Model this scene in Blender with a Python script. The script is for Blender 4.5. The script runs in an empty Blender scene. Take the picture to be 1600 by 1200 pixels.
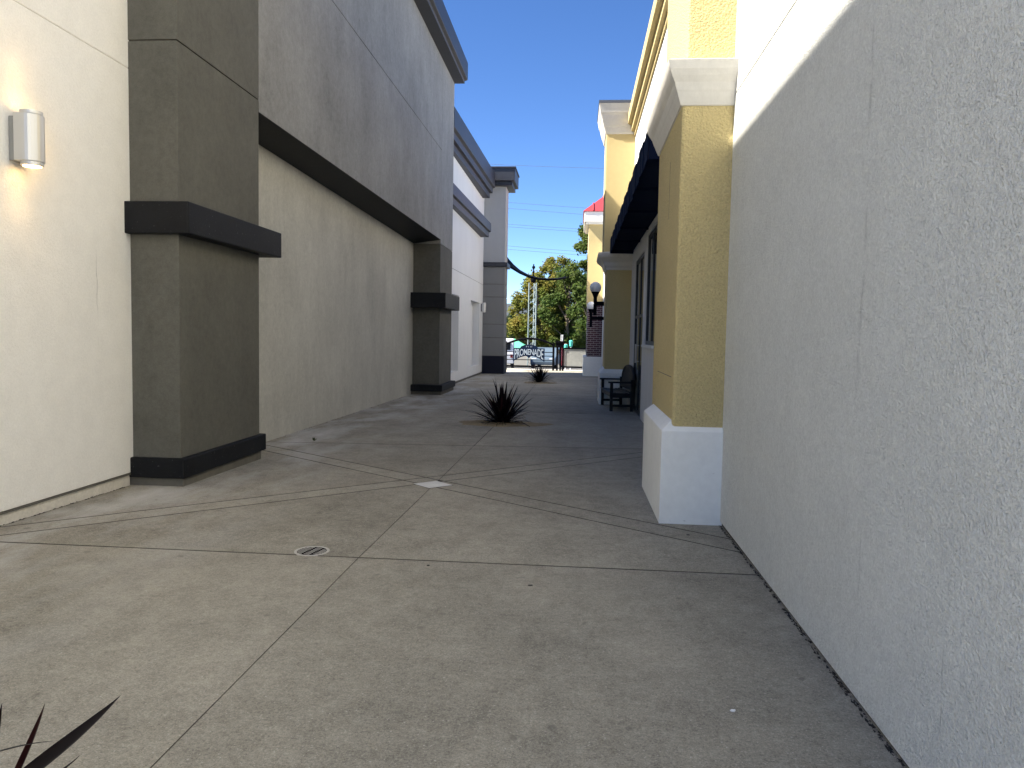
import bpy, bmesh, math, random
from mathutils import Vector, Matrix
random.seed(7)
S = bpy.context.scene
C = S.collection
R = math.radians

# ------------------------------------------------------------------ camera
cam = bpy.data.cameras.new('camera'); co = bpy.data.objects.new('camera', cam); C.objects.link(co)
rt, up, fw = (Vector((0.99618, 0.08535, 0.01846)), Vector((-0.02381, 0.06215, 0.99778)), Vector((-0.08402, 0.99441, -0.06395)))
m = Matrix.Identity(4)
for i, v in enumerate((rt, up, -fw)):
    for k in range(3): m[k][i] = v[k]
m.translation = (0, 0, 1.5)
co.matrix_world = m
cam.sensor_width = 36; cam.lens = 27.0; cam.clip_start = 0.05; cam.clip_end = 8000
S.camera = co

# ------------------------------------------------------------------ sky, sun, exposure
SUN = Vector((1, 0.26, -1.1)).normalized()            # direction the light travels
elev = math.asin(-SUN.z); azim = math.atan2(-SUN.x, -SUN.y)
w = bpy.data.worlds.new('World'); S.world = w; w.use_nodes = True
nt = w.node_tree; bg = nt.nodes['Background']
sky = nt.nodes.new('ShaderNodeTexSky'); sky.sky_type = 'NISHITA'; sky.sun_disc = False
sky.sun_elevation = elev; sky.sun_rotation = azim; sky.altitude = 50
sky.air_density = 0.52; sky.dust_density = 0.0; sky.ozone_density = 1.5
hs = nt.nodes.new('ShaderNodeHueSaturation'); hs.inputs['Saturation'].default_value = 1.2; hs.inputs['Hue'].default_value = 0.506
nt.links.new(sky.outputs[0], hs.inputs['Color']); nt.links.new(hs.outputs[0], bg.inputs[0]); bg.inputs[1].default_value = 0.05
sl = bpy.data.lights.new('sun', 'SUN'); sl.energy = 3.0; sl.angle = R(0.53); sl.color = (1, 0.93, 0.82)
so = bpy.data.objects.new('sun', sl); C.objects.link(so)
so.rotation_euler = SUN.to_track_quat('-Z', 'Y').to_euler(); so.location = (-20, -20, 30)
vs = S.view_settings
vs.view_transform = 'Standard'; vs.look = 'None'; vs.exposure = 2.5; vs.gamma = 1; vs.use_curve_mapping = False

# ------------------------------------------------------------------ materials
def mat(name, col, rough=0.85, var=(), bump=(), metal=0.0, spec=0.3, emit=None, streak=(), pale=None, objrand=0.0, alpha=1.0, fol=None, trans=0.0, specks=None):
    """var: (scale, amount[, (sx,sy,sz)]) noise variations; bump: (scale, strength, distance); streak: lines on a plane of constant x"""
    mt = bpy.data.materials.new(name); mt.use_nodes = True
    t = mt.node_tree; N = t.nodes; L = t.links; bs = N['Principled BSDF']
    bs.inputs['Roughness'].default_value = rough; bs.inputs['Metallic'].default_value = metal
    bs.inputs['Specular IOR Level'].default_value = spec
    g = N.new('ShaderNodeNewGeometry').outputs['Position']
    def math_(op, a, b=None, c=None, clamp=False):
        n = N.new('ShaderNodeMath'); n.operation = op; n.use_clamp = clamp
        for i, x in enumerate((a, b, c)):
            if x is None: continue
            if isinstance(x, (int, float)): n.inputs[i].default_value = x
            else: L.new(x, n.inputs[i])
        return n.outputs[0]
    def noise(scale, stretch=None, detail=3.0, rgh=0.6):
        n = N.new('ShaderNodeTexNoise'); n.inputs['Scale'].default_value = scale
        n.inputs['Detail'].default_value = detail; n.inputs['Roughness'].default_value = rgh
        src = g
        if stretch:
            v = N.new('ShaderNodeVectorMath'); v.operation = 'MULTIPLY'; L.new(g, v.inputs[0]); v.inputs[1].default_value = stretch; src = v.outputs[0]
        L.new(src, n.inputs['Vector']); return n.outputs[0]
    sep = N.new('ShaderNodeSeparateXYZ'); L.new(g, sep.inputs[0])
    tot = None
    for v in var:
        k = math_('MULTIPLY', math_('SUBTRACT', noise(v[0], v[2] if len(v) > 2 else None), 0.5), 2 * v[1])
        tot = k if tot is None else math_('ADD', tot, k)
    if objrand:
        oi = N.new('ShaderNodeObjectInfo'); k = math_('MULTIPLY', math_('SUBTRACT', oi.outputs['Random'], 0.5), 2 * objrand)
        tot = k if tot is None else math_('ADD', tot, k)
    for (yp, z0, z1, wd, amt) in streak:      # rain streaks and hairline cracks running down a wall
        dy = math_('ABSOLUTE', math_('ADD', math_('SUBTRACT', sep.outputs[1], yp), math_('MULTIPLY', math_('SUBTRACT', noise(2.2), 0.5), 0.10)))
        s = math_('SUBTRACT', 1.0, math_('DIVIDE', dy, wd), clamp=True)
        s = math_('MULTIPLY', s, math_('MULTIPLY', math_('SUBTRACT', noise(9.0, (1, 1, 0.35)), 0.42, clamp=True), 5.0, clamp=True))
        s = math_('MULTIPLY', s, math_('MULTIPLY', math_('MULTIPLY', math_('SUBTRACT', sep.outputs[2], z0), 4.0, clamp=True), math_('MULTIPLY', math_('SUBTRACT', z1, sep.outputs[2]), 4.0, clamp=True)))
        k = math_('MULTIPLY', s, -amt); tot = k if tot is None else math_('ADD', tot, k)
    if tot is not None:
        f = math_('MAXIMUM', math_('ADD', tot, 1.0), 0.05)
        v = N.new('ShaderNodeVectorMath'); v.operation = 'SCALE'; v.inputs[0].default_value = col[:3]; L.new(f, v.inputs['Scale']); colout = v.outputs[0]
    else:
        rgb = N.new('ShaderNodeRGB'); rgb.outputs[0].default_value = (*col[:3], 1); colout = rgb.outputs[0]
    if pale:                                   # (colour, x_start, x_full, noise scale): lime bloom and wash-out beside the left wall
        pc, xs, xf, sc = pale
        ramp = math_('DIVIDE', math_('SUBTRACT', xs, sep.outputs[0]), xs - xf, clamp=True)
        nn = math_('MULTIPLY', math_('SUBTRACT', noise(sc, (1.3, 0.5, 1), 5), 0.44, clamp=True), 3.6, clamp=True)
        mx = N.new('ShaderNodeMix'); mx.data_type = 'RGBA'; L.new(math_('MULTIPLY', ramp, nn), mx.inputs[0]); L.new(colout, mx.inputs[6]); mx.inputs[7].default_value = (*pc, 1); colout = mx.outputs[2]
    if fol:                                    # second leaf colour in patches
        mx = N.new('ShaderNodeMix'); mx.data_type = 'RGBA'; L.new(math_('MULTIPLY', math_('SUBTRACT', noise(fol[1], None, 4), 0.40, clamp=True), 4.0, clamp=True), mx.inputs[0])
        L.new(colout, mx.inputs[6]); mx.inputs[7].default_value = (*fol[0], 1); colout = mx.outputs[2]
    if specks:                                 # (scale, threshold, colour): grains of aggregate or grime
        for sc, th, pc, mixv in specks:
            mx = N.new('ShaderNodeMix'); mx.data_type = 'RGBA'; L.new(math_('MULTIPLY', math_('MULTIPLY', math_('SUBTRACT', noise(sc, None, 1.0), th, clamp=True), 14.0, clamp=True), mixv), mx.inputs[0])
            L.new(colout, mx.inputs[6]); mx.inputs[7].default_value = (*pc, 1); colout = mx.outputs[2]
    L.new(colout, bs.inputs['Base Color'])
    if trans:
        tr_ = N.new('ShaderNodeBsdfTranslucent'); L.new(colout, tr_.inputs['Color']); ms = N.new('ShaderNodeMixShader'); ms.inputs[0].default_value = trans
        L.new(bs.outputs[0], ms.inputs[1]); L.new(tr_.outputs[0], ms.inputs[2]); L.new(ms.outputs[0], N['Material Output'].inputs[0])
    prev = None
    for (sc, st, ds) in bump:
        b = N.new('ShaderNodeBump'); b.inputs['Strength'].default_value = st; b.inputs['Distance'].default_value = ds
        L.new(noise(sc, None, 2.0, 0.5), b.inputs['Height'])
        if prev is not None: L.new(prev, b.inputs['Normal'])
        prev = b.outputs[0]
    if prev is not None: L.new(prev, bs.inputs['Normal'])
    if emit: bs.inputs['Emission Color'].default_value = (*emit[0], 1); bs.inputs['Emission Strength'].default_value = emit[1]
    if alpha < 1: bs.inputs['Alpha'].default_value = alpha
    return mt

CONC = (0.302, 0.276, 0.220)
M = {}
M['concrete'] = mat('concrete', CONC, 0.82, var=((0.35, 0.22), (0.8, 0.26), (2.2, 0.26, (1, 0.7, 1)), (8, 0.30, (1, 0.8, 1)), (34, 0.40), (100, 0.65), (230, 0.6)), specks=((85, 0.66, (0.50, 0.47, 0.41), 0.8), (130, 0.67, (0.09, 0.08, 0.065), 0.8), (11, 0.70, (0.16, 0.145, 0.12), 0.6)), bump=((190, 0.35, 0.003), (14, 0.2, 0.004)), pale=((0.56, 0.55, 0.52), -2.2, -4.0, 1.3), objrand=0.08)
M['pale_concrete'] = mat('pale_concrete', (0.66, 0.65, 0.62), 0.8, var=((6, 0.25), (40, 0.15)), bump=((90, 0.3, 0.002),))
M['joint_dirt'] = mat('joint_dirt', (0.075, 0.066, 0.054), 0.95, var=((30, 0.4), (2.5, 0.6)))
M['ground'] = mat('ground', (0.42, 0.385, 0.33), 0.9, var=((0.3, 0.2), (5, 0.15)))
M['asphalt'] = mat('asphalt', (0.10, 0.098, 0.095), 0.9, var=((0.5, 0.2), (40, 0.2)))
M['apron'] = mat('apron', (0.46, 0.43, 0.37), 0.9, var=((1.5, 0.12), (20, 0.1)))
M['white_left'] = mat('white_stucco_smooth', (0.84, 0.82, 0.775), 0.9, var=((0.9, 0.06), (6, 0.06), (60, 0.10)), bump=((110, 0.6, 0.006), (45, 0.4, 0.008)), streak=((6.55, 1.2, 2.2, 0.006, 0.5), (5.1, 0.4, 1.5, 0.006, 0.4)))
M['white_right'] = mat('white_stucco_rough', (0.675, 0.685, 0.65), 0.92, var=((0.8, 0.08), (5, 0.07), (2.0, 0.06), (40, 0.18), (110, 0.28)), bump=((80, 1.0, 0.014), (170, 0.9, 0.009), (9, 0.35, 0.02)), streak=((3.36, 1.2, 2.9, 0.020, 0.35), (3.24, 0.0, 0.9, 0.008, 0.4), (2.5, 0.05, 0.8, 0.007, 0.35)))
M['white_far'] = mat('white_stucco_far', (0.72, 0.72, 0.71), 0.9, var=((0.7, 0.06), (3, 0.05, (1, 1, 0.15))), bump=((60, 0.2, 0.004),))
M['grey_fascia'] = mat('grey_stucco', (0.255, 0.254, 0.244), 0.85, var=((0.5, 0.34), (1.6, 0.26, (1, 1, 0.6)), (4.5, 0.09, (1, 1, 0.3)), (9, 0.20), (22, 0.22), (45, 0.20), (120, 0.25)), bump=((110, 0.2, 0.002),))
M['grey_pillar'] = mat('grey_pillar_stucco', (0.112, 0.109, 0.093), 0.85, var=((0.9, 0.28), (4, 0.18), (16, 0.18), (60, 0.22), (130, 0.25)), bump=((110, 0.4, 0.003),))
M['recess'] = mat('recess_stucco', (0.50, 0.49, 0.435), 0.88, var=((0.45, 0.28), (1.7, 0.18, (1, 1, 0.5)), (4.0, 0.07, (1, 1, 0.2)), (9, 0.14), (20, 0.16), (45, 0.14), (120, 0.20)), bump=((110, 0.2, 0.002),))
M['navy'] = mat('navy_paint', (0.0075, 0.0085, 0.0105), 0.6, var=((3, 0.5), (30, 0.35)), bump=((80, 0.4, 0.004),), spec=0.2, specks=((38, 0.70, (0.07, 0.07, 0.07), 0.8),))
M['navy_base'] = mat('deep_navy_paint', (0.006, 0.008, 0.020), 0.7, var=((3, 0.3),))
M['slate'] = mat('slate_cornice_paint', (0.022, 0.024, 0.032), 0.5, var=((2.0, 0.35), (9, 0.25, (1, 1, 0.2))), bump=((60, 0.15, 0.002),), spec=0.5)
M['tower_up'] = mat('tower_light_grey', (0.40, 0.40, 0.395), 0.9, var=((1.5, 0.08), (3, 0.08, (1, 1, 0.2))))
M['tower_low'] = mat('tower_dark_grey', (0.21, 0.21, 0.205), 0.9, var=((1.5, 0.10),))
M['footing'] = mat('footing', (0.13, 0.122, 0.105), 0.9, var=((8, 0.3),), bump=((40, 0.4, 0.005),))
M['pale_footing'] = mat('pale_footing', (0.62, 0.585, 0.52), 0.9, var=((7, 0.25), (40, 0.2)), bump=((50, 0.5, 0.006),))
M['yellow'] = mat('yellow_stucco', (0.54, 0.440, 0.215), 0.9, var=((1.2, 0.07), (9, 0.06), (70, 0.30)), bump=((60, 1.0, 0.018), (190, 0.4, 0.004)))
M['yellow_side'] = mat('yellow_stucco_smooth', (0.54, 0.435, 0.215), 0.9, var=((1.2, 0.08), (9, 0.06)), bump=((90, 0.3, 0.004),))
M['cream'] = mat('cream_trim', (0.62, 0.60, 0.55), 0.8, var=((2.5, 0.08), (12, 0.10), (50, 0.06, (1, 1, 0.2))), bump=((60, 0.25, 0.003),))
M['white_base'] = mat('white_base_paint', (0.84, 0.84, 0.80), 0.7, specks=((20, 0.74, (0.42, 0.40, 0.36), 0.5),), var=((2, 0.08), (14, 0.08)), bump=((70, 0.15, 0.002),))
M['coping'] = mat('dark_metal_coping', (0.10, 0.11, 0.13), 0.45, metal=0.3)
M['awning'] = mat('navy_canvas', (0.009, 0.014, 0.036), 0.9, spec=0.05, var=((6, 0.2),), bump=((14, 0.2, 0.01),))
M['black_frame'] = mat('black_window_frame', (0.014, 0.017, 0.024), 0.45)
M['glass'] = mat('dark_glass', (0.012, 0.016, 0.022), 0.05, spec=0.6)
M['bench'] = mat('weathered_black_timber', (0.007, 0.0075, 0.0085), 0.6, var=((40, 0.35, (1, 0.1, 1)),))
M['bench_slat'] = mat('worn_seat_timber', (0.030, 0.031, 0.032), 0.5, var=((40, 0.4, (1, 0.1, 1)),))
M['iron'] = mat('black_iron', (0.004, 0.0045, 0.007), 0.75, spec=0.04)
M['wire'] = mat('weathered_wire', (0.10, 0.11, 0.12), 0.6)
M['sign_blue'] = mat('sign_navy', (0.010, 0.020, 0.050), 0.8, spec=0.04)
M['sign_letter'] = mat('sign_letter_paint', (0.36, 0.44, 0.54), 0.6)
M['globe'] = mat('opal_globe', (0.80, 0.80, 0.82), 0.35)
M['leaf_dark'] = mat('burgundy_leaf', (0.0075, 0.0045, 0.0055), 0.55, var=((9, 0.5),), spec=0.07)
M['leaf_red'] = mat('red_burgundy_leaf', (0.028, 0.006, 0.007), 0.5, var=((9, 0.5),), spec=0.18)
M['leaf_dead'] = mat('dead_leaf', (0.075, 0.052, 0.032), 0.8, var=((9, 0.5),), spec=0.1)
M['soil'] = mat('sandy_soil', (0.30, 0.235, 0.14), 0.95, var=((6, 0.3), (60, 0.3)), bump=((60, 0.8, 0.02),))
M['lamp_body'] = mat('silver_lamp_paint', (0.58, 0.57, 0.55), 0.32, metal=0.45, spec=0.5)
M['lamp_plate'] = mat('grey_lamp_plate', (0.30, 0.30, 0.29), 0.5, metal=0.3)
M['lens_off'] = mat('unlit_lens', (0.7, 0.68, 0.62), 0.3)
M['lamp_lens'] = mat('warm_lamp_lens', (0.9, 0.7, 0.4), 0.4, emit=((1.0, 0.62, 0.22), 3.0))
M['iron_grate'] = mat('worn_grate_iron', (0.50, 0.47, 0.42), 0.6, metal=0.1, var=((60, 0.4),))
M['hole_shade'] = mat('drain_hole_shade', (0.010, 0.007, 0.007), 1.0, spec=0.0)  # shade inside the drain, put into a near-black colour
M['red_roof'] = mat('red_metal_roof', (0.36, 0.045, 0.055), 0.5)
M['white_trim'] = mat('white_trim', (0.78, 0.76, 0.71), 0.7, var=((3, 0.08),))
M['bark'] = mat('bark', (0.16, 0.13, 0.10), 0.95, var=((6, 0.4),))
M['fol_yellow'] = mat('sycamore_leaves', (0.12, 0.155, 0.028), 0.6, var=((1.2, 0.4),), fol=((0.24, 0.19, 0.04), 0.55), trans=0.42, spec=0.15)
M['fol_green'] = mat('green_leaves', (0.050, 0.092, 0.020), 0.6, var=((1.2, 0.4),), fol=((0.12, 0.15, 0.035), 0.6), trans=0.42, spec=0.15)
M['fol_dark'] = mat('dark_leaves', (0.050, 0.078, 0.035), 0.6, var=((1.2, 0.3),), trans=0.42, spec=0.15)
M['hill'] = mat('hazy_hill', (0.050, 0.062, 0.072), 1.0, var=((0.02, 0.2),))  # blue-grey of distance haze is put into the base colour
M['truss'] = mat('pale_green_steel', (0.27, 0.33, 0.32), 0.5)
M['teal'] = mat('teal_paint', (0.10, 0.55, 0.42), 0.5)
M['tent'] = mat('green_canvas', (0.10, 0.42, 0.26), 0.8)
M['red'] = mat('red_paint', (0.16, 0.01, 0.015), 0.5)
M['white_paint'] = mat('white_paint', (0.78, 0.78, 0.78), 0.4)
M['car_blue'] = mat('blue_grey_car_paint', (0.10, 0.14, 0.18), 0.3, spec=0.6)
M['tyre'] = mat('tyre_rubber', (0.015, 0.015, 0.015), 0.9)
M['mesh_panel'] = mat('perforated_panel', (0.40, 0.41, 0.39), 0.6, var=((5, 0.2),), alpha=0.75)
M['paper'] = mat('paper', (0.8, 0.8, 0.78), 0.8)
M['gum'] = mat('dark_gum', (0.02, 0.018, 0.016), 0.8)
M['dirt'] = mat('dark_dirt', (0.045, 0.038, 0.030), 0.95, var=((25, 0.4),))
M['weed'] = mat('weed_leaf', (0.06, 0.075, 0.03), 0.7)
# brick
bk = mat('dark_brick', (0.1, 0.05, 0.05), 0.9); M['brick'] = bk
t = bk.node_tree; b = t.nodes['Principled BSDF']; br = t.nodes.new('ShaderNodeTexBrick')
geo = t.nodes.new('ShaderNodeNewGeometry'); mp = t.nodes.new('ShaderNodeSeparateXYZ'); cb = t.nodes.new('ShaderNodeCombineXYZ'); ad = t.nodes.new('ShaderNodeMath')
t.links.new(geo.outputs['Position'], mp.inputs[0]); t.links.new(mp.outputs[0], ad.inputs[0]); t.links.new(mp.outputs[1], ad.inputs[1])
t.links.new(ad.outputs[0], cb.inputs[0]); t.links.new(mp.outputs[2], cb.inputs[1]); t.links.new(cb.outputs[0], br.inputs['Vector'])
br.inputs['Scale'].default_value = 1.0; br.inputs['Brick Width'].default_value = 0.26; br.inputs['Row Height'].default_value = 0.085; br.inputs['Mortar Size'].default_value = 0.012
br.inputs['Color1'].default_value = (0.105, 0.045, 0.050, 1); br.inputs['Color2'].default_value = (0.065, 0.035, 0.045, 1); br.inputs['Mortar'].default_value = (0.34, 0.29, 0.28, 1)
t.links.new(br.outputs[0], b.inputs['Base Color'])

# ------------------------------------------------------------------ mesh helpers
class MB:
    def __init__(s): s.v = []; s.f = []
    def add(s, vs, fs):
        o = len(s.v); s.v += [tuple(v) for v in vs]; s.f += [tuple(i + o for i in f) for f in fs]; return s
    def hexa(s, q):   # 8 corners: bottom ring 0-3 counter-clockwise from above, top ring 4-7
        return s.add(q, [(3, 2, 1, 0), (4, 5, 6, 7), (0, 1, 5, 4), (1, 2, 6, 5), (2, 3, 7, 6), (3, 0, 4, 7)])
    def box(s, x0, x1, y0, y1, z0, z1):
        return s.hexa([(x0, y0, z0), (x1, y0, z0), (x1, y1, z0), (x0, y1, z0), (x0, y0, z1), (x1, y0, z1), (x1, y1, z1), (x0, y1, z1)])
    def prism(s, poly, d0, d1, axis='y'):   # poly (a,b) extruded; axis y: (x,z); axis x: (y,z); axis z: (x,y)
        f = {'y': lambda a, b, d: (a, d, b), 'x': lambda a, b, d: (d, a, b), 'z': lambda a, b, d: (a, b, d)}[axis]
        n = len(poly); vs = [f(a, b, d0) for a, b in poly] + [f(a, b, d1) for a, b in poly]
        return s.add(vs, [tuple(range(n)), tuple(range(2 * n - 1, n - 1, -1))] + [(i, i + n, (i + 1) % n + n, (i + 1) % n) for i in range(n)])
    def tube(s, pts, r, n=8, r1=None, cap=True):
        pts = [Vector(p) for p in pts]; rings = []
        for i, p in enumerate(pts):
            d = (pts[min(i + 1, len(pts) - 1)] - pts[max(i - 1, 0)]).normalized()
            a = d.orthogonal().normalized() if i == 0 else (rings[-1][1] - d * rings[-1][1].dot(d)).normalized()
            rings.append((p, a, d.cross(a)))
        o = []; K = len(pts)
        for i, (p, a, b_) in enumerate(rings):
            rr = r if r1 is None else r + (r1 - r) * i / (K - 1)
            o += [p + a * rr * math.cos(2 * math.pi * k / n) + b_ * rr * math.sin(2 * math.pi * k / n) for k in range(n)]
        fs = [(i * n + k, i * n + (k + 1) % n, (i + 1) * n + (k + 1) % n, (i + 1) * n + k) for i in range(K - 1) for k in range(n)]
        if cap: fs += [tuple(range(n - 1, -1, -1)), tuple((K - 1) * n + k for k in range(n))]
        return s.add(o, fs)
    def lathe(s, c, prof, n=20):            # prof: (r,z) bottom to top
        vs = [(c[0] + r * math.cos(2 * math.pi * k / n), c[1] + r * math.sin(2 * math.pi * k / n), c[2] + z) for r, z in prof for k in range(n)]
        fs = [(i * n + k, i * n + (k + 1) % n, (i + 1) * n + (k + 1) % n, (i + 1) * n + k) for i in range(len(prof) - 1) for k in range(n)]
        fs += [tuple(range(n - 1, -1, -1)), tuple((len(prof) - 1) * n + k for k in range(n))]
        return s.add(vs, fs)
    def ball(s, c, r, n=20, k=12):
        return s.lathe(c, [(max(1e-4, r * math.sin(math.pi * i / k)), -r * math.cos(math.pi * i / k)) for i in range(k + 1)], n)

def build(name, mb, material, parent=None, bevel=0.0, smooth=False, origin=None, label=None, seg=2):
    me = bpy.data.meshes.new(name)
    o = Vector(origin) if origin is not None else (parent.matrix_world_loc if False else None)
    off = Vector(origin) if origin is not None else (Vector(parent['_o']) if parent is not None else Vector((0, 0, 0)))
    me.from_pydata([tuple(Vector(v) - off) for v in mb.v], [], mb.f)
    bm = bmesh.new(); bm.from_mesh(me)
    bmesh.ops.recalc_face_normals(bm, faces=bm.faces)
    if bevel:
        ed = [e for e in bm.edges if len(e.link_faces) == 2 and e.calc_face_angle(0) > 0.5]
        bmesh.ops.bevel(bm, geom=ed, offset=bevel, segments=seg, profile=0.5, affect='EDGES', clamp_overlap=True)
    bm.to_mesh(me); bm.free()
    if smooth:
        for p in me.polygons: p.use_smooth = True
    me.materials.append(M[material])
    ob = bpy.data.objects.new(name, me); C.objects.link(ob)
    if parent is not None: ob.parent = parent
    if origin is not None: ob.location = off
    ob['_o'] = tuple(off)
    if label: ob['label'] = label
    return ob
def thing(name, label, cat, loc, group=None):
    o = bpy.data.objects.new(name, None); C.objects.link(o); o.location = loc; o.empty_display_size = 0.1
    o['label'] = label; o['category'] = cat; o['_o'] = tuple(loc)
    if group: o['group'] = group
    return o
def tag(o, label, cat, group=None):
    o['label'] = label; o['category'] = cat
    if group: o['group'] = group
    return o
def struct(o, kind='structure', label=None): 
    o['kind'] = kind
    if label: o['label'] = label
    return o
def zf(y): return -0.2 * min(1, max(0, (y - 4.93) / 16.87))

# ------------------------------------------------------------------ ground
gm = MB(); ys = [(-300, -0.05), (4.93, -0.05), (21.8, -0.25), (37.6, -0.25), (66, -1.25), (400, -1.25), (6000, -1.25)]
for i in range(len(ys) - 1):
    (a, za), (b_, zb) = ys[i], ys[i + 1]; W = 3000
    gm.add([(-W, a, za), (W, a, za), (W, b_, zb), (-W, b_, zb)], [(0, 1, 2, 3)])
struct(build('ground', gm, 'ground'))
def zs(y):
    for (a, za), (b_, zb) in zip(ys, ys[1:]):
        if a <= y <= b_: return za + (zb - za) * (y - a) / (b_ - a)
g2 = MB()
g2.add([(-30, 37.62, zs(37.62) + .05), (30, 37.62, zs(37.62) + .05), (30, 43, zs(43) + .05), (-30, 43, zs(43) + .05)], [(0, 1, 2, 3)])
struct(build('sidewalk', g2, 'apron'))
g3 = MB()
for a, b_ in ((43.02, 66), (66, 120)):
    g3.add([(-80, a, zs(a) + .02), (80, a, zs(a) + .02), (80, b_, zs(b_) + .02), (-80, b_, zs(b_) + .02)], [(0, 1, 2, 3)])
struct(build('road', g3, 'asphalt'))

# pavement: slabs cut by joints
def clip(poly, p, n):
    out = []
    for i in range(len(poly)):
        a, b_ = Vector(poly[i]), Vector(poly[(i + 1) % len(poly)]); da, db = (a - p).dot(n), (b_ - p).dot(n)
        if da >= 0: out.append(tuple(a))
        if da * db < 0: out.append(tuple(a + (b_ - a) * (da / (da - db))))
    return out
def inset(poly, d):
    P = poly
    for i in range(len(poly)):
        a, b_ = Vector(poly[i]), Vector(poly[(i + 1) % len(poly)]); e = (b_ - a)
        if e.length < 1e-5: continue
        e.normalize(); n = Vector((-e.y, e.x)); dd = d * (0.28 if abs(e.x) < 0.1 else 1.0); P = clip(P, a + n * dd, n)
        if len(P) < 3: return []
    return P
def area(p): return 0.5 * sum(p[i][0] * p[(i + 1) % len(p)][1] - p[(i + 1) % len(p)][0] * p[i][1] for i in range(len(p)))
pave = bpy.data.objects.new('pavement', None); C.objects.link(pave); pave['kind'] = 'structure'; pave['_o'] = (0, 0, 0)
XA, XB, XC = -4.75, 1.35, -1.42
polys = []
def split(ps, a, b_):
    a, b_ = Vector(a), Vector(b_); e = (b_ - a).normalized(); n = Vector((-e.y, e.x)); r = []
    for p in ps:
        for s in (1, -1):
            q = clip(p, a, n * s)
            if len(q) > 2 and abs(area(q)) > 1e-4: r.append(q)
    return r
rows = [-8, -0.65, 4.93]
for a, b_ in zip(rows, rows[1:]): polys += split([[(XA, a), (XB, a), (XB, b_), (XA, b_)]], (XC, 0), (XC, 1))
bay = [[(XA, 4.93), (XB, 4.93), (XB, 10.90), (XA, 10.35)]]
bay = split(bay, (XC, 0), (XC, 1))
for a, b_ in (((-4.28, 5.30), (0.90, 10.50)), ((-4.10, 5.08), (1.08, 10.28)), ((-3.92, 9.85), (1.30, 5.75)), ((-4.08, 9.62), (1.14, 5.50))):
    bay = split(bay, a, b_)
polys += bay
far = [[(XA, 10.35), (XB, 10.90), (XB, 16.25), (XA, 16.2)], [(XA, 16.2), (XB, 16.25), (XB, 21.8), (XA, 21.8)]]
for a, b_ in zip((21.8, 27.2, 32.4), (27.2, 32.4, 37.6)): far.append([(XA, a), (XB, a), (XB, b_), (XA, b_)])
polys += split(far, (XC, 0), (XC, 1))
for p in polys:
    if area(p) < 0: p = p[::-1]
    jw = 0.005 if max(q_[1] for q_ in p) < 11 else 0.010
    q0 = inset(p, jw); q1 = inset(p, jw + 0.005)
    if len(q0) < 3 or len(q0) != len(q1): 
        q1 = q0
        if len(q0) < 3: continue
    if abs(area(q0)) < 0.003: continue
    n = len(q0); vs = [(x, y, zf(y) - 0.045) for x, y in q0] + [(x, y, zf(y) - 0.004) for x, y in q0] + [(x, y, zf(y)) for x, y in q1]
    fs = [tuple(2 * n + i for i in range(n))]
    for k in (0, 1): fs += [(k * n + i, k * n + (i + 1) % n, (k + 1) * n + (i + 1) % n, (k + 1) * n + i) for i in range(n)]
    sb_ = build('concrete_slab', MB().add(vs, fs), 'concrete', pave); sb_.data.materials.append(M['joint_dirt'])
    for f_ in sb_.data.polygons:
        if f_.normal.z < 0.98: f_.material_index = 1
db = MB(); db.add([(XA, -8, -.03), (XB, -8, -.03), (XB, 4.93, -.03), (XA, 4.93, -.03)], [(0, 1, 2, 3)])
db.add([(XA, 4.93, -.03), (XB, 4.93, -.03), (XB, 21.8, -.23), (XA, 21.8, -.23)], [(0, 1, 2, 3)])
db.add([(XA, 21.8, -.23), (XB, 21.8, -.23), (XB, 37.6, -.23), (XA, 37.6, -.23)], [(0, 1, 2, 3)])
build('joint_bed', db, 'joint_dirt', pave)
dc = (XC - 0.01, 7.62); zd = zf(7.6)
dm = MB(); ring = [(dc[0] - .20, dc[1]), (dc[0], dc[1] - .20), (dc[0] + .20, dc[1]), (dc[0], dc[1] + .20)]
dm.add([(x, y, zf(y) - .02) for x, y in ring] + [(x, y, zf(y) + .003) for x, y in ring], [(4, 5, 6, 7)] + [(i, (i + 1) % 4, 4 + (i + 1) % 4, 4 + i) for i in range(4)])
sm_ = MB(); rg2 = [(dc[0] - .212, dc[1]), (dc[0], dc[1] - .212), (dc[0] + .212, dc[1]), (dc[0], dc[1] + .212)]
sm_.add([(x, y, zf(y) - .02) for x, y in rg2] + [(x, y, zf(y) + .0012) for x, y in rg2], [(4, 5, 6, 7)] + [(i, (i + 1) % 4, 4 + (i + 1) % 4, 4 + i) for i in range(4)])
build('seam', sm_, 'joint_dirt', pave)
build('centre_slab', dm, 'pale_concrete', pave, label='pale square slab set where the diagonal joints cross')

# ------------------------------------------------------------------ left: near white building
LX = -4.28
wb = thing('white_building', 'near white stucco wall with the silver lamp, left of the grey pillar', 'building', (LX, 3, 0))
build('wall_panel', MB().box(-10, LX, -0.5, 7.30, 0.10, 3.9375), 'white_left', wb, 0.008)
build('wall_panel', MB().box(-10, LX, -0.5, 7.30, 3.9425, 9.06), 'white_left', wb, 0.008)
build('joint_strip', MB().box(-10, LX - .006, -0.5, 7.29, 3.930, 3.950), 'pale_footing', wb)
build('drip_screed', MB().box(-10, LX + .004, -0.5, 7.03, 0.082, 0.097), 'footing', wb)
build('footing', MB().box(-10, LX - .012, -0.5, 7.03, -0.1, 0.080), 'pale_footing', wb, 0.004)

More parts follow.
